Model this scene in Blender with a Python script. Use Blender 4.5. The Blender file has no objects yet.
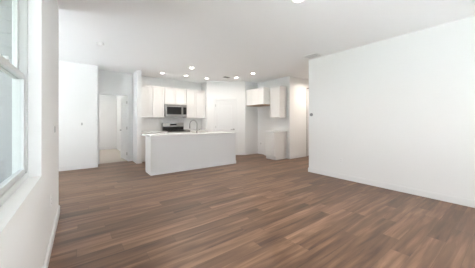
import bpy, bmesh, math, random
from mathutils import Vector, Matrix
random.seed(7)
S = bpy.context.scene
COL = S.collection
PI = math.pi

# ------------------------------------------------------------------ camera, sky, exposure
W_PX, H_PX = 475, 268
F_PX, HORIZON = 211.0, 122.0
YAW = math.atan(157.5 / F_PX)
cam_d = bpy.data.cameras.new('camera')
cam = bpy.data.objects.new('camera', cam_d)
COL.objects.link(cam)
cam.location = (0, 0, 1.222)
cam.rotation_euler = (PI / 2, 0, -YAW)
cam_d.sensor_fit = 'HORIZONTAL'
cam_d.sensor_width = 36.0
cam_d.lens = 36.0 * F_PX / W_PX
cam_d.shift_y = (HORIZON - H_PX / 2) / W_PX
cam_d.clip_start = 0.02
S.camera = cam

world = bpy.data.worlds.new('overcast_sky')
S.world = world
world.use_nodes = True
bg = world.node_tree.nodes['Background']
bg.inputs['Color'].default_value = (0.82, 0.91, 1.0, 1)
bg.inputs['Strength'].default_value = 0.8
sun_d = bpy.data.lights.new('sun', 'SUN'); sun_d.energy = 37.0; sun_d.angle = 0.02; sun_d.color = (0.88, 0.935, 1.0)
sun = bpy.data.objects.new('sun', sun_d); COL.objects.link(sun)
sun.rotation_euler = Vector((-0.42, -0.30, -0.86)).to_track_quat('-Z', 'Y').to_euler()
S.view_settings.view_transform = 'Standard'
S.view_settings.look = 'None'
S.view_settings.gamma = 1
S.view_settings.use_curve_mapping = False
S.view_settings.exposure = 2.03
CAN_POWER = 1.15
CAN_COLOR = (1.0, 0.90, 0.80)

CEIL = 2.74

def portal(name, loc, direction, sx, sy):
    l = bpy.data.lights.new(name, 'AREA')
    l.shape = 'RECTANGLE'; l.size = sx; l.size_y = sy
    l.cycles.is_portal = True
    o = bpy.data.objects.new(name, l)
    o.location = loc
    o.rotation_euler = Vector(direction).to_track_quat('-Z', 'Z').to_euler()
    COL.objects.link(o)
portal('portal_left', (-0.385, 1.19, 1.56), (1, 0, 0), 1.9, 1.5)
portal('portal_rear', (2.07, -2.55, 1.27), (0, 1, 0), 3.2, 2.46)
portal('portal_nook', (-2.95, 5.23, 1.25), (1, 0, 0), 2.4, 2.4)
portal('portal_bedroom', (-2.15, 9.2, 1.5), (1, 0, 0), 1.6, 1.5)

# ------------------------------------------------------------------ materials
def mat(name, color, rough=0.5, metal=0.0, bump=0.0, scale=200.0, var=0.0, emit=None, estr=0.0, coat=0.0):
    m = bpy.data.materials.new(name); m.use_nodes = True
    nt = m.node_tree; b = nt.nodes['Principled BSDF']
    b.inputs['Base Color'].default_value = (*color, 1)
    b.inputs['Roughness'].default_value = rough
    b.inputs['Metallic'].default_value = metal
    if coat: b.inputs['Coat Weight'].default_value = coat
    if emit:
        b.inputs['Emission Color'].default_value = (*emit, 1)
        b.inputs['Emission Strength'].default_value = estr
    tc = nt.nodes.new('ShaderNodeTexCoord')
    n = nt.nodes.new('ShaderNodeTexNoise'); n.inputs['Scale'].default_value = scale
    n.inputs['Detail'].default_value = 2
    nt.links.new(tc.outputs['Object'], n.inputs['Vector'])
    if bump:
        bp = nt.nodes.new('ShaderNodeBump'); bp.inputs['Strength'].default_value = bump
        bp.inputs['Distance'].default_value = 0.002
        nt.links.new(n.outputs['Fac'], bp.inputs['Height'])
        nt.links.new(bp.outputs['Normal'], b.inputs['Normal'])
    mr = nt.nodes.new('ShaderNodeMapRange')
    mr.inputs['To Min'].default_value = max(0, rough - 0.03); mr.inputs['To Max'].default_value = min(1, rough + 0.03)
    nt.links.new(n.outputs['Fac'], mr.inputs['Value'])
    nt.links.new(mr.outputs['Result'], b.inputs['Roughness'])
    if var:
        mx = nt.nodes.new('ShaderNodeMix'); mx.data_type = 'RGBA'
        mx.inputs['A'].default_value = (*[c * (1 - var) for c in color], 1)
        mx.inputs['B'].default_value = (*[min(1, c * (1 + var)) for c in color], 1)
        nt.links.new(n.outputs['Fac'], mx.inputs['Factor'])
        nt.links.new(mx.outputs['Result'], b.inputs['Base Color'])
    return m

WALL = mat('wall_paint', (0.82, 0.82, 0.812), 0.75, bump=0.05, scale=150)
CEILM = mat('ceiling_paint', (0.90, 0.90, 0.90), 0.9, bump=0.1, scale=90)
TRIM = mat('trim_paint', (0.79, 0.79, 0.785), 0.4)
CAB = mat('cabinet_paint', (0.79, 0.78, 0.765), 0.42)
PANEL = mat('island_panel_paint', (0.80, 0.805, 0.81), 0.5, bump=0.03, scale=120)
QUARTZ = mat('white_quartz', (0.84, 0.84, 0.835), 0.22, var=0.03, scale=14)
STEEL = mat('brushed_steel', (0.40, 0.39, 0.38), 0.33, metal=1.0, scale=60)
CHROME = mat('chrome', (0.62, 0.62, 0.62), 0.16, metal=1.0)
BLACK = mat('black_glass', (0.012, 0.012, 0.013), 0.12)
IRON = mat('cast_iron', (0.03, 0.03, 0.03), 0.6, bump=0.2)
DARK = mat('dark_bronze', (0.10, 0.085, 0.075), 0.5, metal=0.3)
NICKEL = mat('satin_nickel', (0.33, 0.32, 0.31), 0.35, metal=1.0)
PLASTIC = mat('white_plastic', (0.83, 0.83, 0.82), 0.35)
GREYPL = mat('grey_plastic', (0.30, 0.30, 0.30), 0.45)
WOODRAW = mat('raw_plywood', (0.40, 0.27, 0.18), 0.6, var=0.2, scale=20)
VINYL = mat('window_vinyl', (0.58, 0.59, 0.585), 0.35)
VENTM = mat('vent_enamel', (0.84, 0.84, 0.83), 0.5)
MIDGREY = mat('mid_grey_plastic', (0.45, 0.45, 0.45), 0.45)
SLOT = mat('dark_slot', (0.05, 0.05, 0.05), 0.9)
SIDE = mat('siding_paint', (0.30, 0.30, 0.30), 0.7, var=0.04, scale=6)
GRASS = mat('lawn', (0.065, 0.07, 0.045), 0.95, var=0.3, scale=30)
CONC = mat('concrete', (0.58, 0.58, 0.575), 0.9, var=0.08, scale=8)
CARPET = mat('carpet', (0.52, 0.47, 0.42), 0.98, bump=0.8, scale=350, var=0.12)
LENS = mat('lit_lens', (1, 1, 1), 0.5, emit=(1.0, 0.93, 0.84), estr=4.0)

def glass_mat():
    m = bpy.data.materials.new('window_glass'); m.use_nodes = True
    nt = m.node_tree; nt.nodes.clear()
    out = nt.nodes.new('ShaderNodeOutputMaterial')
    t = nt.nodes.new('ShaderNodeBsdfTransparent'); t.inputs['Color'].default_value = (0.955, 0.965, 0.965, 1)
    g = nt.nodes.new('ShaderNodeBsdfGlossy'); g.inputs['Roughness'].default_value = 0.02
    mx = nt.nodes.new('ShaderNodeMixShader'); mx.inputs[0].default_value = 0.06
    nt.links.new(t.outputs[0], mx.inputs[1]); nt.links.new(g.outputs[0], mx.inputs[2])
    nt.links.new(mx.outputs[0], out.inputs[0])
    return m
GLASS = glass_mat()

def floor_mat():
    m = bpy.data.materials.new('vinyl_plank_floor'); m.use_nodes = True
    nt = m.node_tree; N = nt.nodes; L = nt.links
    b = N['Principled BSDF']
    tc = N.new('ShaderNodeTexCoord'); sp = N.new('ShaderNodeSeparateXYZ')
    L.new(tc.outputs['Object'], sp.inputs[0])
    def math_(op, a, bb=None):
        n = N.new('ShaderNodeMath'); n.operation = op
        for i, v in enumerate((a, bb)):
            if v is None: continue
            if isinstance(v, (int, float)): n.inputs[i].default_value = v
            else: L.new(v, n.inputs[i])
        return n.outputs[0]
    PW, PL = 0.15, 1.22
    yr = math_('DIVIDE', sp.outputs['Y'], PW)
    row = math_('FLOOR', yr)
    fy = math_('SUBTRACT', yr, row)
    wn = N.new('ShaderNodeTexWhiteNoise'); wn.noise_dimensions = '1D'; L.new(row, wn.inputs['W'])
    xo = math_('ADD', math_('DIVIDE', sp.outputs['X'], PL), math_('MULTIPLY', wn.outputs['Value'], 7.0))
    colm = math_('FLOOR', xo)
    fx = math_('SUBTRACT', xo, colm)
    cb = N.new('ShaderNodeCombineXYZ'); L.new(row, cb.inputs[0]); L.new(colm, cb.inputs[1])
    wn2 = N.new('ShaderNodeTexWhiteNoise'); wn2.noise_dimensions = '2D'; L.new(cb.outputs[0], wn2.inputs['Vector'])
    # grain, stretched along the plank and shifted per plank
    gx = math_('ADD', math_('MULTIPLY', sp.outputs['X'], 0.9), math_('MULTIPLY', wn2.outputs['Value'], 37.0))
    gy = math_('MULTIPLY', sp.outputs['Y'], 11.0)
    gc = N.new('ShaderNodeCombineXYZ'); L.new(gx, gc.inputs[0]); L.new(gy, gc.inputs[1])
    ns = N.new('ShaderNodeTexNoise'); ns.inputs['Scale'].default_value = 1.5; ns.inputs['Detail'].default_value = 6
    ns.inputs['Distortion'].default_value = 0.6
    L.new(gc.outputs[0], ns.inputs['Vector'])
    tone = math_('ADD', math_('ADD', 0.035, math_('MULTIPLY', wn2.outputs['Value'], 0.19)), math_('MULTIPLY', ns.outputs['Fac'], 0.86))
    cr = N.new('ShaderNodeValToRGB'); L.new(tone, cr.inputs['Fac'])
    e = cr.color_ramp.elements
    e[0].position = 0.25; e[0].color = (0.046, 0.027, 0.0175, 1)
    e[1].position = 0.88; e[1].color = (0.355, 0.219, 0.142, 1)
    k = e.new(0.55); k.color = (0.160, 0.091, 0.056, 1)
    # joints
    def edge(f, w):
        a = math_('LESS_THAN', f, w); c = math_('GREATER_THAN', f, 1 - w)
        return math_('MAXIMUM', a, c)
    jt = math_('MAXIMUM', edge(fy, 0.010), edge(fx, 0.0016))
    mx = N.new('ShaderNodeMix'); mx.data_type = 'RGBA'
    L.new(math_('MULTIPLY', jt, 0.55), mx.inputs['Factor'])
    L.new(cr.outputs['Color'], mx.inputs['A']); mx.inputs['B'].default_value = (0.06, 0.045, 0.036, 1)
    L.new(mx.outputs['Result'], b.inputs['Base Color'])
    mr = N.new('ShaderNodeMapRange'); L.new(ns.outputs['Fac'], mr.inputs['Value'])
    mr.inputs['To Min'].default_value = 0.30; mr.inputs['To Max'].default_value = 0.46
    L.new(mr.outputs['Result'], b.inputs['Roughness'])
    b.inputs['Specular IOR Level'].default_value = 0.32
    bp = N.new('ShaderNodeBump'); bp.inputs['Strength'].default_value = 0.12; bp.inputs['Distance'].default_value = 0.002
    hh = math_('SUBTRACT', ns.outputs['Fac'], jt)
    L.new(hh, bp.inputs['Height']); L.new(bp.outputs['Normal'], b.inputs['Normal'])
    return m
FLOOR = floor_mat()

# ------------------------------------------------------------------ mesh helpers
class MB:
    def __init__(self): self.bm = bmesh.new()
    def box(self, x0, x1, y0, y1, z0, z1, bev=0.0):
        x0, x1 = sorted((x0, x1)); y0, y1 = sorted((y0, y1)); z0, z1 = sorted((z0, z1))
        t = bmesh.new()
        r = bmesh.ops.create_cube(t, size=1.0)
        for v in r['verts']:
            v.co = Vector(((x0 + x1) / 2 + v.co.x * (x1 - x0), (y0 + y1) / 2 + v.co.y * (y1 - y0), (z0 + z1) / 2 + v.co.z * (z1 - z0)))
        if bev: bmesh.ops.bevel(t, geom=t.edges[:], offset=bev, segments=2, profile=0.6, affect='EDGES')
        self._merge(t); return self
    def _merge(self, t):
        me = bpy.data.meshes.new('tmp'); t.to_mesh(me); t.free()
        self.bm.from_mesh(me); bpy.data.meshes.remove(me)
    def cyl(self, c, r, h, axis='Z', seg=24, r2=None, bev=0.0):
        t = bmesh.new()
        bmesh.ops.create_cone(t, cap_ends=True, segments=seg, radius1=r, radius2=r if r2 is None else r2, depth=h)
        if bev: bmesh.ops.bevel(t, geom=[e for e in t.edges if len(e.link_faces) == 2 and any(len(f.verts) > 4 for f in e.link_faces)], offset=bev, segments=2, affect='EDGES')
        M = {'Z': Matrix(), 'X': Matrix.Rotation(PI / 2, 4, 'Y'), 'Y': Matrix.Rotation(-PI / 2, 4, 'X')}[axis]
        bmesh.ops.transform(t, matrix=Matrix.Translation(c) @ M, verts=t.verts[:])
        self._merge(t); return self
    def lathe(self, prof, c=(0, 0, 0), seg=28):
        t = bmesh.new(); rings = []
        for r, z in prof:
            rings.append([t.verts.new((c[0] + r * math.cos(2 * PI * i / seg), c[1] + r * math.sin(2 * PI * i / seg), c[2] + z)) for i in range(seg)])
        for a, b in zip(rings, rings[1:]):
            for i in range(seg): t.faces.new((a[i], a[(i + 1) % seg], b[(i + 1) % seg], b[i]))
        t.faces.new(rings[0][::-1]); t.faces.new(rings[-1])
        bmesh.ops.recalc_face_normals(t, faces=t.faces[:])
        self._merge(t); return self
    def tube(self, pts, r, seg=12):
        pts = [Vector(p) for p in pts]; t = bmesh.new(); rings = []
        for i, p in enumerate(pts):
            d = (pts[min(i + 1, len(pts) - 1)] - pts[max(i - 1, 0)]).normalized()
            u = d.cross(Vector((1, 0.01, 0.02))).normalized(); v = d.cross(u)
            rings.append([t.verts.new(p + r * (u * math.cos(2 * PI * k / seg) + v * math.sin(2 * PI * k / seg))) for k in range(seg)])
        for a, b in zip(rings, rings[1:]):
            for i in range(seg): t.faces.new((a[i], a[(i + 1) % seg], b[(i + 1) % seg], b[i]))
        t.faces.new(rings[0][::-1]); t.faces.new(rings[-1])
        bmesh.ops.recalc_face_normals(t, faces=t.faces[:])
        self._merge(t); return self
    def prism(self, poly, z0, z1):
        t = bmesh.new()
        a = [t.verts.new((x, y, z0)) for x, y in poly]; b = [t.verts.new((x, y, z1)) for x, y in poly]
        n = len(poly)
        t.faces.new(a[::-1]); t.faces.new(b)
        for i in range(n): t.faces.new((a[i], a[(i + 1) % n], b[(i + 1) % n], b[i]))
        bmesh.ops.recalc_face_normals(t, faces=t.faces[:])
        self._merge(t); return self
    def xf(self, M):
        bmesh.ops.transform(self.bm, matrix=M, verts=self.bm.verts[:]); return self
    def build(self, name, m, parent=None, smooth=False, label=None):
        me = bpy.data.meshes.new(name)
        self.bm.to_mesh(me); self.bm.free()
        me.materials.append(m)
        if smooth:
            for p in me.polygons: p.use_smooth = True
            me.set_sharp_from_angle(angle=math.radians(40))
        o = bpy.data.objects.new(name, me); COL.objects.link(o)
        if parent: o.parent = parent
        if label: o['label'] = label
        return o

def tag(o, label, cat, group=None):
    o['label'] = label; o['category'] = cat
    if group: o['group'] = group
    return o
def thing(name, label, cat, loc=(0, 0, 0), rz=0.0, group=None):
    o = bpy.data.objects.new(name, None); COL.objects.link(o)
    o.empty_display_size = 0.1
    o.location = loc; o.rotation_euler = (0, 0, rz)
    return tag(o, label, cat, group)
def struct(o, label=None, cat=None):
    o['kind'] = 'structure'
    if label: o['label'] = label
    if cat: o['category'] = cat
    return o
def copy_tree(o, parent=None):
    c = o.copy(); COL.objects.link(c)
    if parent: c.parent = parent
    for ch in list(o.children): copy_tree(ch, c)
    return c

def seg_matrix(p0, p1):
    d = Vector((p1[0] - p0[0], p1[1] - p0[1], 0)); a = math.atan2(d.y, d.x)
    return Matrix.Translation((p0[0], p0[1], 0)) @ Matrix.Rotation(a, 4, 'Z'), d.length

def wall(name, label, p0, p1, openings=(), th=0.12, ext0=0.0, ext1=0.0):
    """interior face runs p0 -> p1 with the room on its left; thickness to the right"""
    M, L = seg_matrix(p0, p1); mb = MB(); s = -ext0
    for a, b, z0, z1 in sorted(openings):
        mb.box(s, a, -th, 0, 0, CEIL)
        if z0 > 0: mb.box(a, b, -th, 0, 0, z0)
        if z1 < CEIL: mb.box(a, b, -th, 0, z1, CEIL)
        s = b
    mb.box(s, L + ext1, -th, 0, 0, CEIL)
    return struct(mb.xf(M).build(name, WALL), label, 'wall')

def baseboard(name, label, p0, p1, gaps=(), ext0=0.0, ext1=0.0, h=0.10, t=0.014):
    M, L = seg_matrix(p0, p1); mb = MB(); s = -ext0
    for a, b in list(sorted(gaps)) + [(L + ext1, None)]:
        if a > s:
            mb.box(s, a, 0, t, 0, h - 0.012); mb.box(s, a, 0, t * 0.6, h - 0.012, h)
        s = b
    return struct(mb.xf(M).build(name, TRIM), label, 'baseboard')

# ------------------------------------------------------------------ room shell
XL, XR, YR, YW, YA = -0.23, 4.51, -2.4, 3.71, 6.83
CP0, CP1 = (4.92, 6.12), (3.80, 7.00)          # the angled pantry wall

mb = MB(); mb.box(-0.37, 8.1, -2.5, 7.36, -0.12, 0.0); mb.box(-2.9, -0.37, 3.57, 7.36, -0.12, 0.0)
mb.box(1.46, 8.1, 7.36, 7.6, -0.12, 0.0)
struct(mb.build('floor', FLOOR), 'brown wood look plank floor of the great room', 'floor')
mb = MB(); mb.box(-2.2, 1.46, 7.36, 11.2, -0.12, 0.004)
struct(mb.build('floor_bedroom', CARPET), 'beige carpet floor seen through the bedroom doorway', 'floor')
mb = MB(); mb.box(-0.37, 8.1, -2.5, 11.2, CEIL, CEIL + 0.12); mb.box(-2.9, -0.37, 3.57, 11.2, CEIL, CEIL + 0.12)
struct(mb.build('ceiling', CEILM), 'flat white ceiling over the whole room', 'ceiling')

wall('wall_rear', 'white wall behind the camera with a wide added glass door', (XL, YR), (XR, YR), [(0.70, 3.90, 0.04, 2.50)], ext0=0.14, ext1=0.12)
wall('wall_right', 'long blank white wall on the right side', (XR, YR), (XR, 3.11))
wall('wall_foyer', 'white foyer wall behind the right wall corner', (XR, 3.11), (8.0, 3.11), ext0=-0.12)
wall('wall_foyer_end', 'white wall closing the foyer', (8.0, 3.11), (8.0, 4.55), ext0=0.12, ext1=0.12)
wall('wall_entry', 'white wall right of the tall kitchen cabinets', (8.0, 4.55), (5.55, 4.55), [(0.58, 1.53, 0, 2.44)])
wall('wall_kitchen_right', 'white wall behind the short cabinet run', (5.55, 4.55), (5.55, 6.12), ext0=-0.12)
wall('wall_alcove', 'white end wall of the refrigerator alcove', (5.55, 6.12), CP0, ext0=0.12)
_, LD = seg_matrix(CP0, CP1)
dm = LD / 2 + 0.015
wall('wall_pantry', 'angled white wall holding the pantry door', CP0, CP1, [(dm - 0.385, dm + 0.385, 0, 2.045)])
wall('wall_pantry_side', 'short white pantry wall beside the kitchen counter', CP1, (3.80, 7.45))
wall('wall_kitchen_back', 'white kitchen back wall behind the range', (3.80, 7.45), (1.46, 7.45), ext0=0.12)
mb = MB(); mb.box(1.34, 1.46, 6.72, 7.57, 0, CEIL)
struct(mb.build('wall_stub', WALL), 'narrow white wall end between doorway and kitchen', 'wall')
wall('wall_doorway', 'recessed white wall with the bedroom doorway', (1.34, 7.30), (-2.0, 7.30), [(0.13, 0.90, 0, 2.05)])
wall('wall_doorway_return', 'narrow white return wall left of the bedroom doorway', (0.38, 7.30), (0.38, YA))
wall('wall_back_left', 'bright white wall straight ahead at the left', (0.26, YA), (-2.8, YA), ext1=0.12)
wall('wall_nook_left', 'white outer wall of the side nook with an added window', (-2.8, YA), (-2.8, YW), [(0.40, 2.80, 0.04, 2.45)])
wall('wall_nook_near', 'white near wall of the side nook', (-2.8, YW), (XL - 0.14, YW), th=0.14, ext0=0.12)
wall('wall_left', 'white window wall at the left edge', (XL, YW), (XL, YR), [(1.58, 3.46, 0.82, 2.25)], th=0.14)
wall('wall_bedroom_left', 'white bedroom wall with an added window', (-2.0, 11.0), (-2.0, 7.30), [(1.0, 2.6, 0.75, 2.25)])
wall('wall_bedroom_back', 'far bedroom wall seen through the doorway', (1.34, 11.0), (-2.0, 11.0), ext0=0.12, ext1=0.12)
wall('wall_bedroom_right', 'white right wall of the bedroom', (1.34, 7.57), (1.34, 11.0))

baseboard('baseboard_right', 'white baseboard along the long right wall', (XR, YR), (XR, 3.11), ext1=0.014)
baseboard('baseboard_foyer', 'white baseboard around the right wall corner', (XR, 3.11), (8.0, 3.11))
baseboard('baseboard_entry', 'white baseboard right of the base cabinet', (8.0, 4.55), (5.55, 4.55), [(0.50, 1.58)], ext1=0.014)
baseboard('baseboard_alcove_side', 'white baseboard along the refrigerator alcove side', (5.55, 5.17), (5.55, 6.12))
baseboard('baseboard_alcove', 'white baseboard at the back of the refrigerator alcove', (5.55, 6.12), CP0)
baseboard('baseboard_pantry', 'white baseboard beside the pantry door', CP0, CP1, [(dm - 0.46, dm + 0.46)])
baseboard('baseboard_stub_right', 'white baseboard on the kitchen side of the wall end', (1.46, 6.86), (1.46, 6.72), ext1=0.014)
baseboard('baseboard_stub', 'white baseboard on the narrow wall end', (1.46, 6.72), (1.34, 6.72), ext0=0.0, ext1=0.014)
baseboard('baseboard_stub_left', 'white baseboard between wall end and doorway', (1.34, 6.72), (1.34, 7.285))
baseboard('baseboard_doorway_return', 'white baseboard left of the bedroom doorway', (0.38, 7.28), (0.38, YA), ext1=0.014)
baseboard('baseboard_back_left', 'white baseboard under the bright wall at the left', (0.38, YA), (-2.8, YA))
baseboard('baseboard_nook_left', 'white baseboard of the side nook', (-2.8, YA), (-2.8, YW))
baseboard('baseboard_nook_near', 'white baseboard on the near nook wall', (-2.8, YW), (XL, YW))
baseboard('baseboard_left', 'white baseboard under the left window', (XL, YW), (XL, YR), ext0=0.014)
baseboard('baseboard_rear', 'white baseboard behind the camera', (XL, YR), (XR, YR))
baseboard('baseboard_bedroom', 'white baseboard along the far bedroom wall', (1.34, 11.0), (-2.0, 11.0))

# ---- outside
mb = MB(); mb.box(-1.45, -0.37, -2.5, 3.53, CEIL + 0.02, CEIL + 0.14); mb.box(-1.48, -1.45, -2.5, 3.53, CEIL - 0.06, CEIL + 0.16)  # unseen eave added to cut the sky light on the left windows
struct(mb.build('added_eave', VINYL), 'added eave blocking sky over the left windows', 'eave')
mb = MB(); mb.box(-30, 30, -30, 3.2, -0.5, -0.32); mb.box(-30, -3.4, 3.2, 30, -0.5, -0.32)
struct(mb.build('ground', GRASS), 'lawn outside the windows', 'ground')
for nm, lb, q in (('floor_added_patio', 'added concrete patio behind the house', (-0.38, 8, -9, -2.53)), ('floor_added_terrace', 'added concrete terrace outside the nook', (-9, -2.94, 1.5, 12.5))):  # unseen concrete added to bounce sunlight up through the glass
    mb = MB(); mb.box(q[0], q[1], q[2], q[3], -0.32, -0.14)
    struct(mb.build(nm, CONC), lb, 'patio')
mb = MB(); z = -0.3; lap = 0.15
while z < 3.4:                                   # lapped boards: each leans out at its foot
    b = bmesh.new()
    prof = [(0.0, z), (-0.022, z), (-0.006, z + lap + 0.02), (0.0, z + lap + 0.02)]
    v0 = [b.verts.new((-2.96, 3.57 + y, zz)) for y, zz in prof]; v1 = [b.verts.new((-0.47, 3.57 + y, zz)) for y, zz in prof]
    for i in range(4): b.faces.new((v0[i], v0[(i + 1) % 4], v1[(i + 1) % 4], v1[i]))
    b.faces.new(v0[::-1]); b.faces.new(v1); bmesh.ops.recalc_face_normals(b, faces=b.faces[:])
    mb._merge(b); z += lap
struct(mb.build('wall_exterior', SIDE), 'pale grey lapped siding seen through the left window', 'wall')
mb = MB(); mb.box(-0.47, -0.37, 3.54, 3.57, -0.3, 3.4)
struct(mb.build('trim_exterior', VINYL), 'white corner board outside the left window', 'trim')

# ---- windows
def window(name, label, w, z0, z1, M, rail=True, lock=True):
    """local x along the wall, y = 0 at the frame's room face, -y outward"""
    root = bpy.data.objects.new(name, None); COL.objects.link(root); root.empty_display_size = 0.1
    root.matrix_world = M
    struct(root, label, 'window')
    fw, d = 0.042, 0.075
    mb = MB()
    mb.box(0, fw, -d, 0, z0, z1, .003); mb.box(w - fw, w, -d, 0, z0, z1, .003)
    mb.box(fw, w - fw, -d, 0, z0, z0 + fw, .003); mb.box(fw, w - fw, -d, 0, z1 - fw, z1, .003)
    mb.build('window_frame', VINYL, root)
    zm = (z0 + z1) / 2 if rail else None
    def sash(nm, a0, a1, y0, y1, sw):
        mb = MB(); x0, x1 = fw, w - fw
        mb.box(x0, x0 + sw, y0, y1, a0, a1, .003); mb.box(x1 - sw, x1, y0, y1, a0, a1, .003)
        mb.box(x0 + sw, x1 - sw, y0, y1, a0, a0 + sw, .003); mb.box(x0 + sw, x1 - sw, y0, y1, a1 - sw, a1, .003)
        s = mb.build(nm, VINYL, root)
        ym = (y0 + y1) / 2
        mb = MB(); mb.box(x0 + sw, x1 - sw, ym - .003, ym + .003, a0 + sw, a1 - sw)
        mb.build('pane', GLASS, s)
        return s
    if rail:
        sash('upper_sash', zm - 0.018, z1 - fw, -0.066, -0.042, 0.034)
        ls = sash('lower_sash', z0 + fw, zm + 0.018, -0.036, -0.010, 0.034)
        if lock:
            mb = MB(); mb.box(w / 2 - .03, w / 2 + .03, -.034, -.012, zm + .018, zm + .030, .003)
            mb.cyl((w / 2, -.022, zm + .036), .010, .014)
            mb.build('sash_lock', VINYL, ls)
    else:
        sash('sash', z0 + fw, z1 - fw, -0.055, -0.02, 0.05)
    return root
RZm = Matrix.Rotation(-PI / 2, 4, 'Z')           # local x -> -Y, local -y -> -X
window('window_1', 'white double hung window at the left edge of the photo', 0.93, 0.82, 2.25, Matrix.Translation((-0.30, 2.13, 0)) @ RZm)
window('window_2', 'white double hung window beside the camera', 0.93, 0.82, 2.25, Matrix.Translation((-0.30, 1.18, 0)) @ RZm)
mb = MB(); mb.box(-0.37, -0.296, 1.18, 1.20, 0.82, 2.25)
struct(mb.build('trim_mullion', VINYL), 'white mullion between the two left windows', 'trim')
window('window_3', 'large added window in the side nook', 2.4, 0.04, 2.45, Matrix.Translation((-2.85, 6.43, 0)) @ RZm, rail=False)  # unseen glazing added to let daylight across nook and kitchen
window('window_4', 'added bedroom window out of view', 1.6, 0.75, 2.25, Matrix.Translation((-2.05, 10.0, 0)) @ RZm, rail=False)  # unseen, added to bring daylight into the bedroom
for n, x in ((5, 0.47), (6, 2.07)):  # unseen glass door added as a daylight source from behind
    window('window_%d' % n, ('left' if n == 5 else 'right') + ' half of the added glass patio door behind the camera', 1.6, 0.04, 2.50, Matrix.Translation((x, -2.45, 0)), rail=False)

# ---- doors
def casing(name, label, w, h, M, cw=0.07, both=True):
    mb = MB(); j = 0.012
    mb.box(-cw, 0.0, 0, 0.016, 0, h + cw, .003); mb.box(w, w + cw, 0, 0.016, 0, h + cw, .003)
    mb.box(0, w, 0, 0.016, h, h + cw, .003)
    mb.box(-j * 0, j, -0.12, 0.004, 0, h); mb.box(w - j, w, -0.12, 0.004, 0, h); mb.box(j, w - j, -0.12, 0.004, h - j, h)
    return struct(mb.xf(M).build(name, TRIM), label, 'trim')
def panel_door(name, label, w, h, M, handle_side, hinge_mat=NICKEL, panels=((0.22, 0.86), (1.04, 1.86)), knob_y=(1, -1), hinge_zs=(0.22, 1.03, 1.84)):
    """hinge edge at local x = 0 or w (opposite handle_side); y from 0 (room face) to -0.035"""
    root = bpy.data.objects.new(name, None); COL.objects.link(root); root.empty_display_size = 0.1
    root.matrix_world = M
    struct(root, label, 'door')
    st = 0.115; mb = MB()
    mb.box(0, st, -.035, 0, .008, h, .002); mb.box(w - st, w, -.035, 0, .008, h, .002)
    z = .008
    for a, b in panels:
        mb.box(st, w - st, -.035, 0, z, a)
        mb.box(st, w - st, -.021, -.014, a, b)
        mb.box(st + .035, w - st - .035, -.031, -.004, a + .035, b - .035, .007)
        z = b
    mb.box(st, w - st, -.035, 0, z, h)
    mb.build('door_leaf', TRIM, root)
    hx = w - 0.065 if handle_side == 'R' else 0.065
    sg = -1 if handle_side == 'R' else 1
    mb = MB()
    for s in knob_y:
        y0 = 0 if s > 0 else -.035
        mb.cyl((hx, y0 + s * .006, 0.95), .028, .012, 'Y', bev=.002)
        mb.cyl((hx, y0 + s * .028, 0.95), .010, .036, 'Y')
        mb.tube([(hx, y0 + s * .046, .95), (hx + sg * .03, y0 + s * .048, .952), (hx + sg * .07, y0 + s * .047, .950), (hx + sg * .115, y0 + s * .044, .944)], .010)
    mb.build('door_handle', hinge_mat, root, smooth=True)
    ex = 0.0 if handle_side == 'R' else w
    for z in hinge_zs:
        mb = MB(); mb.cyl((ex, .004, z), .008, .09); mb.box(ex - .012, ex + .012, -.003, .002, z - .045, z + .045)
        mb.build('hinge', hinge_mat, root)
    return root

# bedroom door, swung into the bedroom; opening X 0.44 .. 1.21 at Y 7.30
Mo = Matrix.Translation((1.21, 7.30, 0)) @ Matrix.Rotation(PI, 4, 'Z')
casing('trim_bedroom_door', 'white casing around the bedroom doorway', 0.77, 2.05, Mo, cw=0.055)
Md = Matrix.Translation((1.19, 7.43, 0)) @ Matrix.Rotation(math.radians(96), 4, 'Z')
panel_door('door_1', 'open white bedroom door beyond the doorway', 0.745, 2.03, Md, 'R')
# pantry door, closed, in the angled wall
MP, _ = seg_matrix(CP0, CP1)
casing('trim_pantry_door', 'white casing around the pantry door', 0.77, 2.045, MP @ Matrix.Translation((dm - 0.385, 0, 0)))
panel_door('door_2', 'closed white panelled pantry door on the angled wall', 0.745, 2.03, MP @ Matrix.Translation((dm - 0.3725, -0.012, 0)), 'L', knob_y=(1,))
# entry door, only its hinge edge in view past the right wall
ME, _ = seg_matrix((8.0, 4.55), (5.55, 4.55))
panel_door('door_3', 'tall white entry door mostly hidden behind the right wall', 0.90, 2.415, ME @ Matrix.Translation((0.605, -0.012, 0)), 'L', DARK, panels=((.22, .95), (1.12, 2.25)), knob_y=(1,), hinge_zs=(.22, 1.2, 2.2))
mb = MB(); mb.box(1.505, 1.53, -.06, .006, 0, 2.44); mb.box(.58, .605, -.06, .006, 0, 2.44); mb.box(.605, 1.505, -.06, .006, 2.418, 2.44)
struct(mb.xf(ME).build('trim_entry_door', DARK), 'dark weatherstripped frame of the entry door', 'trim')

# ------------------------------------------------------------------ kitchen island
isl = thing('kitchen_island', 'long white panelled kitchen island in front of the range', 'kitchen island', (1.29, 5.03, 0))
mb = MB(); mb.box(0.04, 2.36, 0.035, 0.66, 0.0, 0.66); mb.box(0.04, 1.00, 0.035, 0.66, 0.66, 0.88); mb.box(1.80, 2.36, 0.035, 0.66, 0.66, 0.88)
mb.box(1.0, 1.8, 0.035, 0.33, .66, .88)
mb.build('cabinet_body', CAB, isl)
mb = MB(); mb.box(0.035, 2.365, 0.005, 0.035, 0, 0.88)
mb.build('back_panel', PANEL, isl, label='wide flat pale grey panel facing the living room')
for x0, x1 in ((0, 0.035), (2.365, 2.40)):
    mb = MB(); mb.box(x0, x1, 0, 0.46, 0, 0.88, .002)
    mb.build('end_panel', TRIM, isl, label='bright white end panel of the island')
mb = MB(); mb.box(-.008, 2.408, -.010, 0.0, 0, .085, .002)
mb.build('base_moulding', PANEL, isl)
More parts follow.
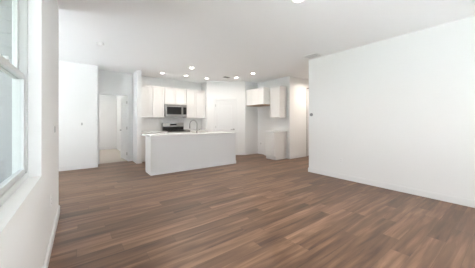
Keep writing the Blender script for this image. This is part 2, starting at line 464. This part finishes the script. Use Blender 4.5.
for k in range(4):                                # doors on the kitchen side
    x0 = 0.06 + k * 0.575
    mb = MB(); mb.box(x0, x0 + .55, .66, .678, .12, .86, .002)
    mb.build('door', CAB, isl)

top = thing('island_countertop', 'white quartz countertop on the kitchen island', 'countertop', (1.26, 5.00, 0.88))
mb = MB()                                         # slab with the sink cut out
X0, X1, Y0, Y1, sx0, sx1, sy0, sy1 = 0, 2.46, 0, 0.86, 1.06, 1.80, 0.37, 0.64
for a in ((X0, X1, Y0, sy0), (X0, X1, sy1, Y1), (X0, sx0, sy0, sy1), (sx1, X1, sy0, sy1)):
    mb.box(a[0], a[1], a[2], a[3], 0.0005, 0.038)
mb.build('slab', QUARTZ, top)
sink = thing('kitchen_sink', 'undermount steel sink in the island countertop', 'sink', (2.69, 5.505, 0.88))
mb = MB()
mb.box(-.369, .369, -.134, .134, -.20, -.19); mb.box(-.369, -.361, -.134, .134, -.19, .02); mb.box(.361, .369, -.134, .134, -.19, .02)
mb.box(-.361, .361, -.134, -.126, -.19, .02); mb.box(-.361, .361, .126, .134, -.19, .02)
mb.build('basin', STEEL, sink)
mb = MB(); mb.cyl((0, 0, -.188), .045, .006); mb.build('drain', CHROME, sink)
fau = thing('kitchen_faucet', 'tall chrome gooseneck faucet on the island countertop', 'faucet', (2.57, 5.30, 0.918))
mb = MB(); mb.lathe([(.027, 0), (.027, .008), (.018, .015), (.018, .05)]); mb.build('base', NICKEL, fau, smooth=True)
pts = [(0, 0, .04), (0, 0, .24)] + [(-.60 * .11 * (1 - math.cos(a)), .8 * .11 * (1 - math.cos(a)), .24 + .11 * math.sin(a)) for a in [PI * i / 12 for i in range(1, 13)]] + [(-.132, .176, .20)]
mb = MB(); mb.tube(pts, .0125, 14); mb.build('spout', NICKEL, fau, smooth=True)
mb = MB(); mb.cyl((-.132, .176, .165), .0165, .08, r2=.0135); mb.build('spray_head', NICKEL, fau, smooth=True)
mb = MB(); mb.tube([(.016, 0, .07), (.05, 0, .085), (.09, 0, .105)], .007); mb.build('handle', NICKEL, fau, smooth=True)

# ------------------------------------------------------------------ cabinets
def shaker(mb, x0, x1, z0, z1, y, th=0.02, rail=0.057):
    """door front lying in the local xz plane, room side towards -y"""
    mb.box(x0, x0 + rail, y, y + th, z0, z1, .0015); mb.box(x1 - rail, x1, y, y + th, z0, z1, .0015)
    mb.box(x0 + rail, x1 - rail, y, y + th, z0, z0 + rail); mb.box(x0 + rail, x1 - rail, y, y + th, z1 - rail, z1)
    mb.box(x0 + rail, x1 - rail, y + .009, y + th, z0 + rail, z1 - rail)
def upper(name, label, cat, w, d, z0, z1, n, loc, rz, group=None, bottom=None):
    root = thing(name, label, cat, loc, rz, group)
    g = .005
    mb = MB(); mb.box(0, w, 0.02, d, z0, z1)
    mb.build('cabinet_body', CAB, root)
    dw = w / n
    for i in range(n):
        mb = MB(); shaker(mb, i * dw + g, (i + 1) * dw - g, z0 + g, z1 - g, 0)
        mb.build('door', CAB, root)
    if bottom:
        mb = MB(); mb.box(0.0, w, 0.02, d, z0 - .018, z0 - .0005)
        mb.build('underside_panel', bottom, root, label='bare brown wood underside')
    return root
def base(name, label, w, d, n, loc, rz, drawers=True, group=None):
    root = thing(name, label, 'base cabinet', loc, rz, group)
    mb = MB(); mb.box(0, w, .02, d, .105, .88); mb.box(0.0, w, .085, d, 0, .105)
    mb.build('cabinet_body', CAB, root)
    mb = MB(); mb.box(0.0, w, .08, .085, 0, .10); mb.build('toe_kick', CAB, root)
    dw = w / n; g = .005
    for i in range(n):
        mb = MB(); shaker(mb, i * dw + g, (i + 1) * dw - g, .115, .69 if drawers else .87, 0)
        mb.build('door', CAB, root)
        if drawers:
            mb = MB(); mb.box(i * dw + g, (i + 1) * dw - g, 0, .02, .70, .87, .002)
            mb.build('drawer_front', CAB, root)
    return root
# back wall (fronts face -Y)
upper('wall_cabinet', 'white two door upper cabinet left of the microwave', 'cabinet', .79, .33, 1.37, 2.40, 2, (1.475, 7.12, 0), 0, 'upper cabinets on the back wall')
upper('wall_cabinet', 'short white upper cabinet directly above the microwave', 'cabinet', .76, .33, 1.825, 2.40, 2, (2.275, 7.12, 0), 0, 'upper cabinets on the back wall')
upper('wall_cabinet', 'white two door upper cabinet right of the microwave', 'cabinet', .745, .33, 1.37, 2.40, 2, (3.045, 7.12, 0), 0, 'upper cabinets on the back wall')
base('base_cabinet', 'white base cabinet left of the range behind the island', .79, .595, 2, (1.475, 6.845, 0), 0)
base('base_cabinet', 'white base cabinet right of the range behind the island', .735, .595, 2, (3.055, 6.845, 0), 0)
for nm, lb, x0, x1 in (('countertop', 'white quartz countertop left of the range', 1.468, 2.268), ('countertop', 'white quartz countertop right of the range', 3.052, 3.792)):
    mb = MB(); mb.box(x0, x1, 6.815, 7.448, .8805, .918, .003)
    tag(mb.build(nm, QUARTZ), lb, 'countertop')
# right hand run (fronts face -X): local x -> -Y ... rotate so the front looks to -X
RX = -PI / 2
upper('wall_cabinet', 'deep white cabinet high over the empty refrigerator alcove', 'cabinet', .925, .60, 1.83, 2.40, 3, (4.94, 6.085, 0), RX, None, WOODRAW)
upper('wall_cabinet', 'tall white upper cabinet above the small base cabinet', 'cabinet', .44, .33, 1.37, 2.40, 1, (5.21, 5.125, 0), RX)
base('base_cabinet', 'small white base cabinet standing alone at the right', .44, .60, 1, (4.945, 5.125, 0), RX)
mb = MB(); mb.box(4.92, 5.548, 4.665, 5.14, .8805, .918, .003)
tag(mb.build('countertop', QUARTZ), 'white countertop on the small base cabinet at the right', 'countertop')

# ------------------------------------------------------------------ appliances
mw = thing('microwave', 'stainless over the range microwave under the short upper cabinet', 'microwave', (2.28, 7.05, 1.40))
mb = MB(); mb.box(0, .75, .02, .398, 0, .42, .003); mb.build('body', STEEL, mw)
mb = MB(); mb.box(0, .59, 0, .02, 0, .42, .003); dr = mb.build('door', STEEL, mw)
mb = MB(); mb.box(.045, .545, -.003, .001, .085, .335, .001); mb.build('window', BLACK, dr)
mb = MB(); mb.tube([(.572, 0, .07), (.572, -.035, .09), (.572, -.038, .21), (.572, -.035, .33), (.572, 0, .35)], .011); mb.build('handle', STEEL, dr, smooth=True)
mb = MB(); mb.box(.592, .75, 0, .02, 0, .42, .003); cp = mb.build('control_panel', STEEL, mw)
mb = MB(); mb.box(.615, .735, -.003, .001, .085, .335, .001); mb.build('keypad', BLACK, cp)
mb = MB()
for k in range(16): mb.box(.04 + k * .042, .07 + k * .042, -.001, .002, .375, .385)
mb.build('vent_grille', SLOT, mw)

rg = thing('range', 'stainless gas range with black cooktop between the base cabinets', 'range', (2.275, 6.79, 0))
mb = MB(); mb.box(0, .77, .03, .65, .10, .905); mb.box(.03, .74, .10, .65, 0, .10); mb.build('body', STEEL, rg)
mb = MB(); mb.box(.01, .76, 0, .03, .24, .76, .004); od = mb.build('oven_door', STEEL, rg)
mb = MB(); mb.box(.13, .64, -.003, .001, .34, .62, .001); mb.build('window', BLACK, od)
mb = MB(); mb.tube([(.06, 0, .71), (.06, -.045, .715), (.385, -.045, .715), (.71, -.045, .715), (.71, 0, .71)], .012); mb.build('handle', STEEL, od, smooth=True)
mb = MB(); mb.box(.01, .76, .005, .03, .10, .23, .003); mb.build('drawer_front', STEEL, rg)
mb = MB(); mb.box(.005, .765, -.005, .03, .775, .905, .005); kp = mb.build('control_panel', STEEL, rg)
for k in range(5):
    mb = MB(); mb.cyl((.11 + k * .1375, -.020, .84), .022, .030, 'Y', bev=.003); mb.build('knob', STEEL, kp, smooth=True)
mb = MB(); mb.box(.0, .77, .0, .58, .905, .922, .003); ct = mb.build('cooktop', BLACK, rg)
for k in range(3):
    mb = MB(); x0 = .02 + k * .247; x1 = x0 + .236
    for y in (.03, .19, .37, .54): mb.box(x0, x1, y, y + .014, .938, .952)
    for x in (x0, (x0 + x1) / 2 - .007, x1 - .014): mb.box(x, x + .014, .03, .554, .938, .952)
    for x in (x0, x1 - .014):
        for y in (.03, .54): mb.box(x, x + .014, y, y + .014, .922, .938)
    mb.build('grate', IRON, rg)
mb = MB(); mb.box(0, .77, .58, .65, .905, 1.20, .006); bgd = mb.build('backguard', STEEL, rg)
mb = MB(); mb.box(.01, .76, .572, .58, .925, 1.06, .002); mb.build('trim_strip', BLACK, bgd)
mb = MB(); mb.box(.27, .50, .575, .581, 1.10, 1.165, .002); mb.build('display', BLACK, bgd)

# ------------------------------------------------------------------ ceiling fixtures
def can_light(x, y, label, group, power=1.0):
    r = thing('recessed_light', label, 'ceiling light', (x, y, CEIL), 0, group)
    mb = MB(); mb.lathe([(.052, -.001), (.052, -.006), (.060, -.007), (.074, -.004), (.075, 0)], seg=32)
    mb.build('trim_ring', PLASTIC, r, smooth=True)
    mb = MB(); mb.lathe([(.001, -.012), (.04, -.011), (.056, -.0075), (.056, -.006)], seg=32)
    mb.build('lens', LENS, r, smooth=True)
    l = bpy.data.lights.new('recessed_lamp', 'AREA'); l.shape = 'DISK'; l.size = .11; l.spread = math.radians(160)
    l.energy = CAN_POWER * power; l.color = CAN_COLOR
    lo = bpy.data.objects.new('recessed_lamp', l); COL.objects.link(lo)
    lo.parent = r; lo.location = (0, 0, -.016)
    return r
G = 'recessed ceiling lights'
for x, y, lb in ((2.04, 6.64, 'recessed ceiling light farthest left, above the left kitchen cabinets'),
                 (2.51, 5.51, 'recessed ceiling light above the island, left of centre and nearest of the kitchen ones'),
                 (2.79, 6.55, 'recessed ceiling light in front of the cabinets above the microwave'),
                 (3.53, 6.51, 'recessed ceiling light in front of the cabinet right of the microwave'),
                 (4.28, 5.80, 'recessed ceiling light in front of the pantry door, right of the small vent'),
                 (4.32, 4.98, 'recessed ceiling light in front of the refrigerator alcove cabinet, farthest right'),
                 (6.30, 3.80, 'added ceiling light in the foyer hidden behind the right wall'),  # unseen lamp added to brighten the entry wall
                 (2.16, -1.00, 'added ceiling light in the living room behind the camera'),  # unseen lamp added as fill from the rear
                 (-1.40, 5.30, 'added ceiling light in the side nook hidden by the left wall'),  # unseen lamp added to brighten the nook
                 (0.20, 9.60, 'added ceiling light in the bedroom beyond the doorway'),  # unseen lamp added to brighten the room past the doorway
                 (2.16, 1.64, 'recessed ceiling light large and close at the top edge of the photo')):
    can_light(x, y, lb, G, 5.0 if x > 6 else 5.5 if y < 4.5 else 4.5 if y > 9 else 2.5 if x < 0 else 0.8 if y > 6.2 else 0.85 if y > 5.7 else 1.7 if x > 4 else 3.2)

sd = thing('smoke_detector', 'round white smoke detector on the ceiling at the left', 'smoke detector', (0.31, 4.83, CEIL))
mb = MB(); mb.lathe([(.068, 0), (.068, -.012), (.060, -.016)]); mb.build('mounting_base', PLASTIC, sd, smooth=True)
mb = MB(); mb.lathe([(.060, -.012), (.058, -.040), (.045, -.054), (.02, -.058), (.002, -.058)]); mb.build('cover', PLASTIC, sd, smooth=True)
def vent(label, x0, x1, y0, y1, n, fm):
    v = thing('ceiling_vent', label, 'vent', ((x0 + x1) / 2, (y0 + y1) / 2, CEIL), 0)
    a, b = (x1 - x0) / 2, (y1 - y0) / 2; f = .025
    mb = MB()
    mb.box(-a, a, -b, -b + f, -.010, 0, .002); mb.box(-a, a, b - f, b, -.010, 0, .002)
    mb.box(-a, -a + f, -b + f, b - f, -.010, 0); mb.box(a - f, a, -b + f, b - f, -.010, 0)
    mb.build('frame', fm, v)
    mb = MB(); mb.box(-a + f, a - f, -b + f, b - f, -.002, 0); mb.build('duct_opening', SLOT if fm is GREYPL else MIDGREY, v)
    for k in range(n):
        y = -b + f + (k + .5) * (2 * b - 2 * f) / n
        mb = MB(); mb.box(-a + f, a - f, -.0085, .0085, -.001, .001)
        mb.xf(Matrix.Translation((0, y, -.0065)) @ Matrix.Rotation(math.radians(14), 4, 'X'))
        mb.build('louvre', fm, v)
    return v
vent('white louvred ceiling vent beside the corner of the right wall', 4.13, 4.43, 2.66, 3.04, 16, VENTM)
vent('small dark ceiling vent in front of the pantry wall', 3.86, 4.08, 5.87, 6.01, 5, GREYPL)

# ------------------------------------------------------------------ wall plates
def plate(name, label, cat, kind, M, tone=PLASTIC, w=.072, h=.116):
    root = thing(name, label, cat); root.matrix_world = M      # local x along the wall, y out of it
    mb = MB(); mb.box(-w / 2, w / 2, 0, .006, -h / 2, h / 2, .002); mb.build('plate', PLASTIC, root)
    if kind == 'switch':
        mb = MB(); mb.box(-.017, .017, .005, .010, -.034, .034, .002); mb.build('rocker', tone, root)
    elif kind == 'outlet':
        for s in (-1, 1):
            mb = MB(); mb.cyl((0, .006, s * .021), .017, .004, 'Y', 20); rc = mb.build('receptacle', tone, root)
            mb = MB()
            for q in (-.006, .006): mb.box(q - .0012, q + .0012, .0075, .0086, s * .021 - .002, s * .021 + .007)
            mb.build('slots', SLOT, rc)
    return root
def onwall(x, y, z, ang): return Matrix.Translation((x, y, z)) @ Matrix.Rotation(ang, 4, 'Z')
LEFTW, RIGHTW, BACKW = -PI / 2, PI / 2, PI       # y axis -> +X, -X, -Y
plate('light_switch', 'grey light switch on the left window wall, seen edge on', 'light switch', 'switch', onwall(XL, 3.08, 1.14, LEFTW), GREYPL)
plate('wall_outlet', 'wall outlet low on the left window wall near the baseboard', 'outlet', 'outlet', onwall(XL, 2.72, .45, LEFTW))
plate('light_switch', 'white light switch on the bright wall straight ahead at the left', 'light switch', 'switch', onwall(0.04, YA, 1.17, BACKW), MIDGREY)
plate('light_switch', 'white light switch on the right wall beside the round dark thermostat', 'light switch', 'switch', onwall(XR, 2.84, 1.27, RIGHTW))
plate('wall_outlet', 'white wall outlet low on the long right wall', 'outlet', 'outlet', onwall(XR, 2.31, .39, RIGHTW))
plate('wall_outlet', 'grey outlet box low inside the refrigerator alcove', 'outlet', 'outlet', onwall(5.55, 5.93, .40, RIGHTW), GREYPL, .11, .14)
plate('wall_outlet', 'white outlet on the kitchen wall right of the range', 'outlet', 'outlet', onwall(3.35, 7.45, 1.14, BACKW))
th = thing('thermostat', 'small round dark thermostat high on the right wall near its corner', 'thermostat'); th.matrix_world = onwall(XR, 3.03, 1.40, RIGHTW)
mb = MB(); mb.cyl((0, .003, 0), .050, .006, 'Y', bev=.002); mb.build('back_plate', PLASTIC, th, smooth=True)
mb = MB(); mb.cyl((0, .014, 0), .038, .022, 'Y', bev=.004); mb.build('dial', GREYPL, th, smooth=True)
